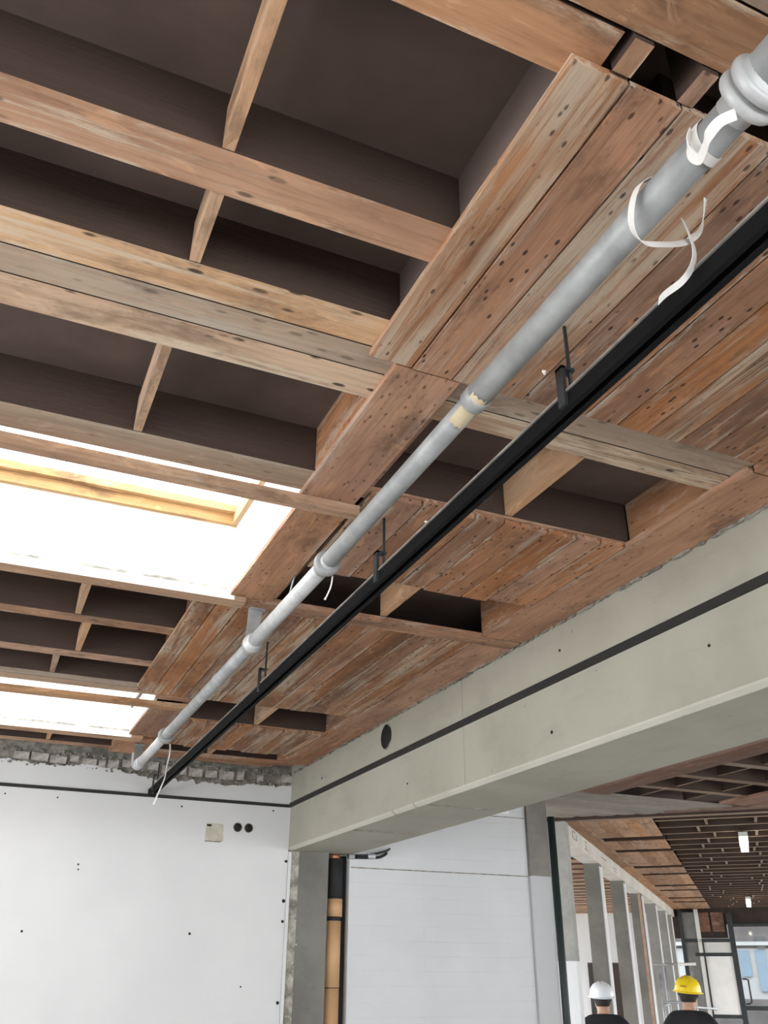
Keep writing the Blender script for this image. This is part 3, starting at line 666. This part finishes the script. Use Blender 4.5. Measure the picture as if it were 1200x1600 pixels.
def torus(y, R0, r, k=9): return [(y + math.sin(q) * r, R0 + math.cos(q) * r) for q in [(-math.pi / 2 + math.pi * i / (k - 1)) for i in range(k)]]
tube('coupling', [(pxx(.64), y, PZ) for y, r in [(.60, .046)] + torus(.622, .047, .013) + [(.636, .045)] + torus(.651, .046, .013) + [(.668, .036), (.69, .0345)]], [r for y, r in [(.60, .046)] + torus(.622, .047, .013) + [(.636, .045)] + torus(.651, .046, .013) + [(.668, .036), (.69, .0345)]], MAT['pipe_light'], pipe, 36)
ring([(-.012, .0335), (-.006, .037), (.03, .036), (.034, .031)], 1.60, 'pipe')
ring([(-.018, .031), (-.018, .046), (-.004, .048), (.012, .046), (.014, .034), (.05, .033)], 2.74, 'pipe')
ring([(-.045, .031), (-.04, .038), (-.012, .039), (-.01, .044), (.012, .044), (.014, .038), (.05, .037), (.054, .030)], 3.70)
ring([(-.01, .030), (-.008, .034), (.012, .034), (.014, .030)], 4.30, 'pipe')
ring([(-.03, .031), (-.028, .047), (-.006, .048), (.004, .040), (.03, .040), (.034, .031)], 5.64, 'pipe')
# sticker on the pipe
v, f = [], []
for i in range(2):
    for k in range(7):
        a = math.radians(205 + k * 13); y = 1.565 + i * 0.135 + (0.008 if k % 2 else 0)
        v.append((pxx(y) + math.cos(a) * 0.0345, y, PZ + math.sin(a) * 0.0345))
for k in range(6): f.append((k, k + 1, 7 + k + 1, 7 + k))
meshobj('sticker', v, f, MAT['sticker'], pipe, True)
# elbow at the far end, turning up towards the wall
ex = pxx(6.5)
tube('elbow', smoothpath([(ex, 6.48, PZ), (ex, 6.60, PZ), (ex - .002, 6.66, PZ + .008), (ex - .004, 6.70, PZ + .04), (ex - .004, 6.71, PZ + .10)], 5), 0.036, MAT['pipe_light'], pipe, 20)
ring([(-.012, .031), (-.01, .041), (.012, .041), (.014, .031)], 6.56)
# flat hangers from the ceiling
def hanger(y, yt, w):
    x = pxx(y)
    meshobj('hanger_plate', [(x - w, y - .002, PZ + .01), (x + w * .5, y - .002, PZ + .02), (x + w + .0, yt, PB - .004), (x - w * .8, yt, PB - .004),
                             (x - w, y + .004, PZ + .01), (x + w * .5, y + .004, PZ + .02), (x + w, yt + .006, PB - .004), (x - w * .8, yt + .006, PB - .004)],
            [(0, 1, 2, 3), (4, 5, 6, 7), (0, 1, 5, 4), (1, 2, 6, 5), (2, 3, 7, 6), (3, 0, 4, 7)], MAT['pipe'], pipe)
    boxes('hanger_foot', [(x - w * .8, x + w * 1.2, yt - .03, yt + .01, PB - .010, PB - .004)], MAT['pipe'], pipe)
hanger(3.69, 3.70, 0.036); hanger(6.60, 6.72, 0.036)

# black channel rail
rail = thing('channel_rail', 'black steel channel rail hanging beside the grey pipe', 'rail', (1.16, 4.0, 1.22))
def rx_(y): return 1.128 + (y - 0.7) / 6.6 * 0.068
def rail_piece(name, a0, a1, z0, z1, m, y0=-1.5, y1=7.29):
    v = [(rx_(y) + a, y, z) for y in (y0, y1) for a, z in ((a0, z0), (a1, z0), (a1, z1), (a0, z1))]
    return meshobj(name, v, [(0, 1, 2, 3), (4, 5, 6, 7), (0, 1, 5, 4), (1, 2, 6, 5), (2, 3, 7, 6), (3, 0, 4, 7)], MAT[m], rail)
rail_piece('side_flange', -.0235, -.0205, 1.213, 1.256, 'black'); rail_piece('side_flange', .0205, .0235, 1.213, 1.256, 'black')
rail_piece('web', -.0205, .0205, 1.247, 1.256, 'black'); rail_piece('lip', -.0205, -.009, 1.213, 1.217, 'black'); rail_piece('lip', .009, .0205, 1.213, 1.217, 'black')
rail_piece('top_edge', -.0285, .0285, 1.256, 1.262, 'lip')
y = 0.9
while y < 7.2:
    boxes('rivet', [(rx_(y) + .0236, rx_(y) + .026, y - .006, y + .006, 1.215, 1.221)], MAT['pipe_light'], rail); y += 0.17 + random.uniform(0, .12)
for yb in (1.44, 2.62, 4.12, 7.05):
    tube('hanger_rod', [(rx_(yb) - .0, yb, 1.262), (rx_(yb), yb + .0, PB if yb != 7.05 else 1.42)], .005, MAT['steel'], rail, 8)
    boxes('hanger_clip', [(rx_(yb) - .034, rx_(yb) - .024, yb - .014, yb + .014, 1.22, 1.335)], MAT['steel'], rail)
    boxes('hanger_clip', [(rx_(yb) - .034, rx_(yb) + .006, yb - .014, yb + .014, 1.327, 1.335)], MAT['steel'], rail)
tag(boxes('hook_plate', [(1.22, 1.30, 0.76, 0.80, 1.30, 1.312), (1.255, 1.265, 0.775, 0.785, 1.312, PB)], MAT['black']), 'short black plate fixed under the ceiling beside the rail', 'bracket')

# black strips on beam and wall
tag(boxes('cable_strip', [(2.348, 2.3595, -3.5, 7.295, 1.207, 1.243)], MAT['strip']), 'black strip running along the side of the concrete beam', 'strip')
tag(boxes('cable_strip', [(-4.8, 2.345, 7.288, 7.2995, 1.206, 1.230)], MAT['strip']), 'black strip running across the white plastered wall', 'strip')

# pipes in the niche
tp = thing('insulated_pipe', 'vertical pipe wrapped in tan and black insulation beside the corner column', 'pipe', (2.80, 7.38, FL))
tube('tan_wrap', [(2.795, 7.38, FL), (2.795, 7.38, -0.123)], 0.068, MAT['tan'], tp, 24); tube('tan_wrap', [(2.797, 7.38, -0.117), (2.797, 7.38, 0.360)], 0.068, MAT['tan'], tp, 24)
tube('tan_wrap', [(2.808, 7.38, 0.392), (2.808, 7.38, 0.525)], 0.066, MAT['tan'], tp, 24)
tube('tape_band', [(2.80, 7.38, 0.36), (2.80, 7.38, 0.392)], 0.060, MAT['foam'], tp, 24); tube('tape_band', [(2.795, 7.38, -.123), (2.795, 7.38, -.117)], 0.066, MAT['foam'], tp, 24)
tube('black_sleeve', [(2.806, 7.38, 0.525), (2.806, 7.38, 0.832)], 0.062, MAT['foam'], tp, 24)
tube('copper_end', [(2.795, 7.38, 0.832), (2.795, 7.38, 0.866)], 0.046, MAT['copper'], tp, 20)
tag(tube('riser_pipe', [(2.895, 7.44, FL), (2.895, 7.44, 0.866)], 0.036, MAT['foam'], None, 20), 'black riser pipe squeezed between tan insulation and white wall', 'pipe')
cb = thing('cable_bundle', 'dark cables with a shiny clamp under the beam end', 'cables', (2.9, 7.2, 0.84))
tube('cable', smoothpath([(2.90, 7.33, 0.850), (2.96, 7.28, 0.845), (3.06, 7.24, 0.845), (3.14, 7.22, 0.850), (3.20, 7.24, 0.875), (3.23, 7.28, .89)], 5), 0.012, MAT['foam'], cb, 8)
tube('cable', smoothpath([(2.90, 7.34, 0.860), (2.96, 7.30, 0.862), (3.05, 7.26, 0.864), (3.2, 7.25, 0.90), (3.27, 7.3, 0.93)], 5), 0.010, MAT['steel'], cb, 8)
tube('clamp', [(3.04, 7.225, 0.852), (3.10, 7.215, 0.854)], 0.019, MAT['galv'], cb, 14)
tube('tap_body', [(2.885, 7.27, 0.848), (2.93, 7.26, 0.848)], 0.022, MAT['pipe'], cb, 14)

# dark pipe beside the tall column
tag(tube('down_pipe', [(4.934, 7.29, FL), (4.934, 7.29, 1.30)], 0.034, MAT['greenpipe'], None, 18), 'dark green downpipe standing beside the tall concrete column', 'pipe')

# ================================================================== STRAPS
px0 = pxx(0.8)
def loop(y, r, a0, a1, dy=0.0, n=10): return [(px0 + math.cos(math.radians(a0 + (a1 - a0) * i / n)) * r, y + dy * i / n, PZ + math.sin(math.radians(a0 + (a1 - a0) * i / n)) * r) for i in range(n + 1)]
tag(ribbon('plastic_strap', loop(0.735, 0.037, 80, 330, 0.03) , 0.019, (0, 1, 0), MAT['strap']), 'white plastic strap wound round the pipe below its thick collar', 'strap')
tag(ribbon('plastic_strap', [(0.922, 0.660, 1.262), (0.903, 0.678, 1.255), (0.901, 0.703, 1.250), (0.914, 0.728, 1.250), (0.924, 0.753, 1.255), (0.912, 0.758, 1.270), (0.906, 0.753, 1.290), (0.915, 0.748, 1.315)], 0.019, (.5, 0.6, -.5), MAT['strap']),
    'curling white strap end below the pipe collar', 'strap')
tag(ribbon('plastic_strap', [(px0 + .0, 0.875, PZ + .04), (px0 - .035, 0.885, PZ + .022), (px0 - .050, 0.900, PZ - .015), (px0 - .040, 0.925, PZ - .055), (px0 + .0, 0.945, PZ - .062), (px0 + .06, 0.955, PZ - .035), (px0 + .125, 0.96, PZ + .0), (px0 + .170, 0.96, PZ + .045), (px0 + .185, 0.95, PZ + .085), (px0 + .18, 0.93, PZ + .12)],
    0.018, [(0, 1, .2), (0, .9, .4), (.1, .3, 1), (.1, .3, 1), (.8, .6, 0)], MAT['strap']), 'long white plastic strap looped around the pipe and sticking out sideways', 'strap')
tag(ribbon('plastic_strap', [(px0 + .125, 0.95, PZ + .055), (px0 + .135, 0.95, PZ + .015), (px0 + .145, 0.955, PZ - .02), (px0 + .14, 0.965, PZ - .055), (px0 + .11, 0.97, PZ - .10), (px0 + .065, 0.975, PZ - .145), (px0 + .05, 0.98, PZ - .165)],
    0.017, [(.9, .4, 0), (.9, .4, 0), (.8, .5, .4)], MAT['strap']), 'white strap tail hanging down towards the black rail', 'strap')
tag(tube('cord', smoothpath([(pxx(2.75) + .032, 2.76, PZ - .035), (pxx(2.75) + .03, 2.77, PZ - .075), (pxx(2.75) + .02, 2.80, PZ - .115)], 4), [.0028] * 8 + [.0045], MAT['strap'], None, 8), 'short white cord hanging from the middle pipe collar', 'cord')
tag(ribbon('plastic_strap', [(pxx(5.7) + .05, 5.72, PZ - .03), (pxx(5.7) + .055, 5.72, PZ - .09), (pxx(5.7) + .047, 5.73, PZ - .17), (pxx(5.7) + .045, 5.74, PZ - .24), (pxx(5.7) + .02, 5.76, PZ - .33), (pxx(5.7) + .0, 5.77, PZ - .40)],
    0.011, [(.9, .4, 0), (.5, .8, 0), (.9, 0, .3)], MAT['strap']), 'thin white strap dangling in front of the back wall', 'strap')
tag(tube('cord', smoothpath([(1.12, 3.9, PB - .004), (1.125, 4.05, PB - .012), (1.105, 4.2, PB - .02), (1.085, 4.3, PB - .012)], 4), .004, MAT['strap'], None, 6), 'short pale wire stuck to the planks between pipe and rail', 'wire')
tag(tube('cord', smoothpath([(1.03, 3.30, J), (1.03, 3.35, J - .06), (1.032, 3.4, J - .10)], 4), .004, MAT['galv'], None, 6), 'grey wire hanging in the open bay behind the pipe', 'wire')
for k, (xx, yy) in enumerate(((1.19, 1.62), (1.245, 0.70), (1.30, 2.58), (1.20, 4.25))):
    tag(meshobj('wood_plug', [(xx - .006, yy - .004, PB), (xx + .006, yy - .005, PB), (xx + .007, yy + .005, PB), (xx - .005, yy + .005, PB), (xx, yy, PB - .016), (xx + .008, yy + .004, PB - .012)],
        [(0, 1, 4), (1, 2, 5, 4), (2, 3, 5), (3, 0, 4, 5), (0, 1, 2, 3)], MAT['strap']),
        ('pale splinter in the planks beside the rail, near the paired cross boards', 'pale splinter in the planks at the top right near the black plate', 'pale splinter in the middle plank field beside the rail', 'pale splinter in the far plank field beside the rail')[k], 'splinter')

# ================================================================== SCAFFOLD IN THE WING
sc = thing('scaffold', 'galvanised scaffold frame standing beside the row of columns', 'scaffold', wp(16.3, -1.2, FL))
for uu, vv, zt in ((16.0, -1.37, 0.0), (16.0, -1.0, -0.42), (17.1, -1.37, 0.12), (17.1, -0.95, 0.12)):
    tube('upright', [wp(uu, vv, FL), wp(uu, vv, zt)], 0.022, MAT['galv'], sc, 10)
for z in (-0.40, -0.62, -0.95, -1.3): tube('rung', [wp(16.0, -1.37, z), wp(16.0, -1.0, z)], 0.018, MAT['galv'], sc, 8)
for vv in (-1.37, -1.0): tube('side_rail', [wp(16.0, vv, -0.45), wp(17.1, vv, -0.45)], 0.018, MAT['galv'], sc, 8)
tube('guard_rail', [wp(16.6, -1.50, 0.12), wp(16.6, -1.12, 0.125)], 0.02, MAT['pipe'], sc, 8); tube('guard_rail', [wp(16.6, -1.12, 0.125), wp(16.6, -0.84, 0.13)], 0.022, MAT['strap'], sc, 8)
tube('brace', [wp(16.0, -1.0, -.45), wp(16.6, -.62, -.50)], 0.018, MAT['galv'], sc, 8)
wv('plank_deck', 16.05, 17.05, -1.36, -1.02, -0.98, -0.95, MAT['galv'], sc)

# ================================================================== PEOPLE
def skin_mesh(name, verts, edges, m, parent, sub=2):
    me = bpy.data.meshes.new(name); me.from_pydata([v[:3] for v in verts], edges, [])
    o = bpy.data.objects.new(name, me); o.parent = parent; C.objects.link(o); me.materials.append(m)
    o.modifiers.new('skin', 'SKIN').use_smooth_shade = True
    me.skin_vertices[0].data[0].use_root = True
    for i, vv in enumerate(verts): me.skin_vertices[0].data[i].radius = (vv[3], vv[4] if len(vv) > 4 else vv[3])
    s = o.modifiers.new('sub', 'SUBSURF'); s.levels = sub; s.render_levels = sub
    return o
def localmesh(name, verts, faces, m, parent, smooth=True):
    me = bpy.data.meshes.new(name); me.from_pydata([tuple(v) for v in verts], [], faces); me.materials.append(m)
    bm = bmesh.new(); bm.from_mesh(me); bmesh.ops.recalc_face_normals(bm, faces=bm.faces); bm.to_mesh(me); bm.free()
    for p in me.polygons: p.use_smooth = smooth
    o = bpy.data.objects.new(name, me); o.parent = parent; C.objects.link(o); return o
def revolve(prof, seg=28, sx=1.0, sy=1.0):
    v = [(math.cos(2 * math.pi * k / seg) * r * sx, math.sin(2 * math.pi * k / seg) * r * sy, z) for r, z in prof for k in range(seg)]
    f = [(i * seg + k, i * seg + (k + 1) % seg, (i + 1) * seg + (k + 1) % seg, (i + 1) * seg + k) for i in range(len(prof) - 1) for k in range(seg)]
    return v, f
def person(loc, face, height, label, hat, turn, tilt):
    """worker seen from behind, looking along local +Y"""
    t = bpy.data.objects.new('person', None); C.objects.link(t); t.location = (loc[0], loc[1], 0); t.rotation_euler = (0, 0, face)
    k = height / 1.78; t.scale = (k, k, k); t['label'] = label; t['category'] = 'person'
    hx, hy = turn
    V_ = [(0, 0, .97, .15, .11), (0, .0, 1.12, .145, .10), (0, -.01, 1.30, .16, .11), (0, -.02, 1.40, .075, .065), (0, -.01, 1.48, .055, .058), (hx * .5, .01 + hy * .5, 1.525, .060, .062),
          (hx, .025 + hy, 1.575, .070, .085), (hx, .03 + hy, 1.65, .074, .092), (hx, .025 + hy, 1.715, .045, .06),
          (.165, -.02, 1.38, .045), (.22, -.02, 1.30, .046), (.26, .0, 1.10, .043), (.25, .10, .92, .036), (.245, .15, .86, .030, .018),
          (-.165, -.02, 1.38, .045), (-.22, -.02, 1.30, .046), (-.26, .0, 1.10, .043), (-.25, .10, .92, .036), (-.245, .15, .86, .030, .018),
          (.10, 0, .88, .092), (.11, .01, .50, .062), (.115, -.02, .30, .055), (.115, -.03, .09, .042), (.12, .13, .04, .04, .03),
          (-.10, 0, .88, .092), (-.11, .01, .50, .062), (-.115, -.02, .30, .055), (-.115, -.03, .09, .042), (-.12, .13, .04, .04, .03)]
    E_ = [(0, 1), (1, 2), (2, 3), (3, 4), (4, 5), (5, 6), (6, 7), (7, 8), (3, 9), (9, 10), (10, 11), (11, 12), (12, 13), (3, 14), (14, 15), (15, 16), (16, 17), (17, 18),
          (0, 19), (19, 20), (20, 21), (21, 22), (22, 23), (0, 24), (24, 25), (25, 26), (26, 27), (27, 28)]
    for s in (1, -1):      # five fingers on each hand
        w = 13 if s > 0 else 18
        for j, (dx, dl) in enumerate(((-.024, .055), (-.008, .066), (.008, .062), (.022, .048))):
            b0 = len(V_); V_ += [(s * (.245 + dx * .8), .165, .825, .0095), (s * (.245 + dx), .168, .825 - dl * .55, .009), (s * (.245 + dx), .158, .825 - dl, .0075)]; E_ += [(w, b0), (b0, b0 + 1), (b0 + 1, b0 + 2)]
        b0 = len(V_); V_ += [(s * .212, .165, .845, .0105), (s * .200, .175, .815, .009)]; E_ += [(w, b0), (b0, b0 + 1)]
    b0 = len(V_); V_ += [(hx, .125 + hy, 1.595, .014), (hx, .10 + hy, 1.63, .012)]; E_ += [(6, b0), (7, b0 + 1)]        # nose and brow
    for s in (1, -1): b0 = len(V_); V_.append((hx + s * .083, .02 + hy, 1.595, .012, .024)); E_.append((6, b0))         # ears
    skin_mesh('body', V_, E_, MAT['skin'], t)
    T = [(0, 0, .90, .165, .125), (0, 0, 1.12, .16, .115), (0, -.01, 1.30, .175, .125), (0, -.02, 1.405, .105, .095), (0, -.012, 1.475, .066, .068), (.175, -.02, 1.40, .080), (.245, -.02, 1.30, .070), (.255, -.01, 1.19, .062),
         (-.175, -.02, 1.40, .080), (-.245, -.02, 1.30, .070), (-.255, -.01, 1.19, .062)]
    skin_mesh('shirt', T, [(0, 1), (1, 2), (2, 3), (3, 4), (3, 5), (5, 6), (6, 7), (3, 8), (8, 9), (9, 10)], MAT['shirt'], t)
    P_ = [(0, 0, .98, .160, .120), (.10, 0, .87, .105), (.11, .01, .50, .080), (.115, -.02, .30, .074), (.115, -.03, .10, .068), (-.10, 0, .87, .105), (-.11, .01, .50, .080), (-.115, -.02, .30, .074), (-.115, -.03, .10, .068)]
    skin_mesh('trousers', P_, [(0, 1), (1, 2), (2, 3), (3, 4), (0, 5), (5, 6), (6, 7), (7, 8)], MAT['jeans'], t)
    for s in (1, -1): skin_mesh('boot', [(s * .115, -.045, .11, .052), (s * .116, -.03, .05, .055, .05), (s * .12, .08, .042, .050, .040), (s * .122, .15, .036, .042, .032)], [(0, 1), (1, 2), (2, 3)], MAT['boots'], t)
    # hair: cap over the back of the head
    v, f = revolve([(.070, -.085), (.084, -.055), (.089, -.02), (.089, .03), (.07, .075), (.02, .10)], 24, 1, 1.16)
    h = localmesh('hair', v, f, MAT['hair'], t); h.location = (hx, .012 + hy, 1.635)
    # hard hat: shell, brim, ridge, band
    hp = bpy.data.objects.new('hard_hat', None)
    v, f = revolve([(.128, -.012), (.131, 0), (.128, .012), (.124, .04), (.113, .078), (.088, .112), (.052, .132), (.018, .139), (.001, .140)], 32, 1, 1.14)
    sh = localmesh('hard_hat', v, f, MAT[hat], t); sh.location = (hx, .025 + hy, 1.645); sh.rotation_euler = tilt
    v, f = revolve([(.122, -.004), (.142, -.008), (.145, -.002), (.128, .006)], 32, 1, 1.16)
    for i, q in enumerate(v):
        if q[1] > .04: v[i] = (q[0], q[1] * 1.14, q[2] - .008)
    localmesh('brim', v, f, MAT[hat], sh)
    for dx in (-.022, 0, .022):
        v, f = [], []
        for i in range(13):
            a = math.radians(20 + i * 140 / 12); r = 1.0
            for w, e in ((-.006, .0), (-.004, .007), (.004, .007), (.006, .0)): v.append((dx + w, math.cos(a) * (.143 + e) * .98, math.sin(a) * (.137 + e)))
        for i in range(12):
            for q in range(3): f.append((i * 4 + q, i * 4 + q + 1, i * 4 + q + 5, i * 4 + q + 4))
        localmesh('ridge', v, f, MAT[hat], sh)
    if hat == 'hat_yellow': localmesh('printed_mark', [(-.03, -.1435, .045), (.03, -.1435, .045), (.03, -.140, .06), (-.03, -.140, .06)], [(0, 1, 2, 3)], MAT['hatmark'], sh, False)
    v, f = revolve([(.094, -.045), (.099, -.04), (.099, -.012), (.094, -.008)], 28, 1, 1.12)
    localmesh('head_band', v, f, MAT['foam'], sh)
    bpy.data.objects.remove(hp)
    return t
fa = UA - math.pi / 2
a = wp(10.8, -1.548); person((a.x, a.y), fa + 0.25, 1.76, 'person in a white hard hat and black shirt seen from behind', 'hat_white', (0, 0.005), (math.radians(6), 0, 0))
a = wp(10.8, -0.672); person((a.x, a.y), fa - 0.25, 1.82, 'person in a yellow hard hat and black shirt seen from behind', 'hat_yellow', (0, 0.0), (math.radians(2), math.radians(6), 0))
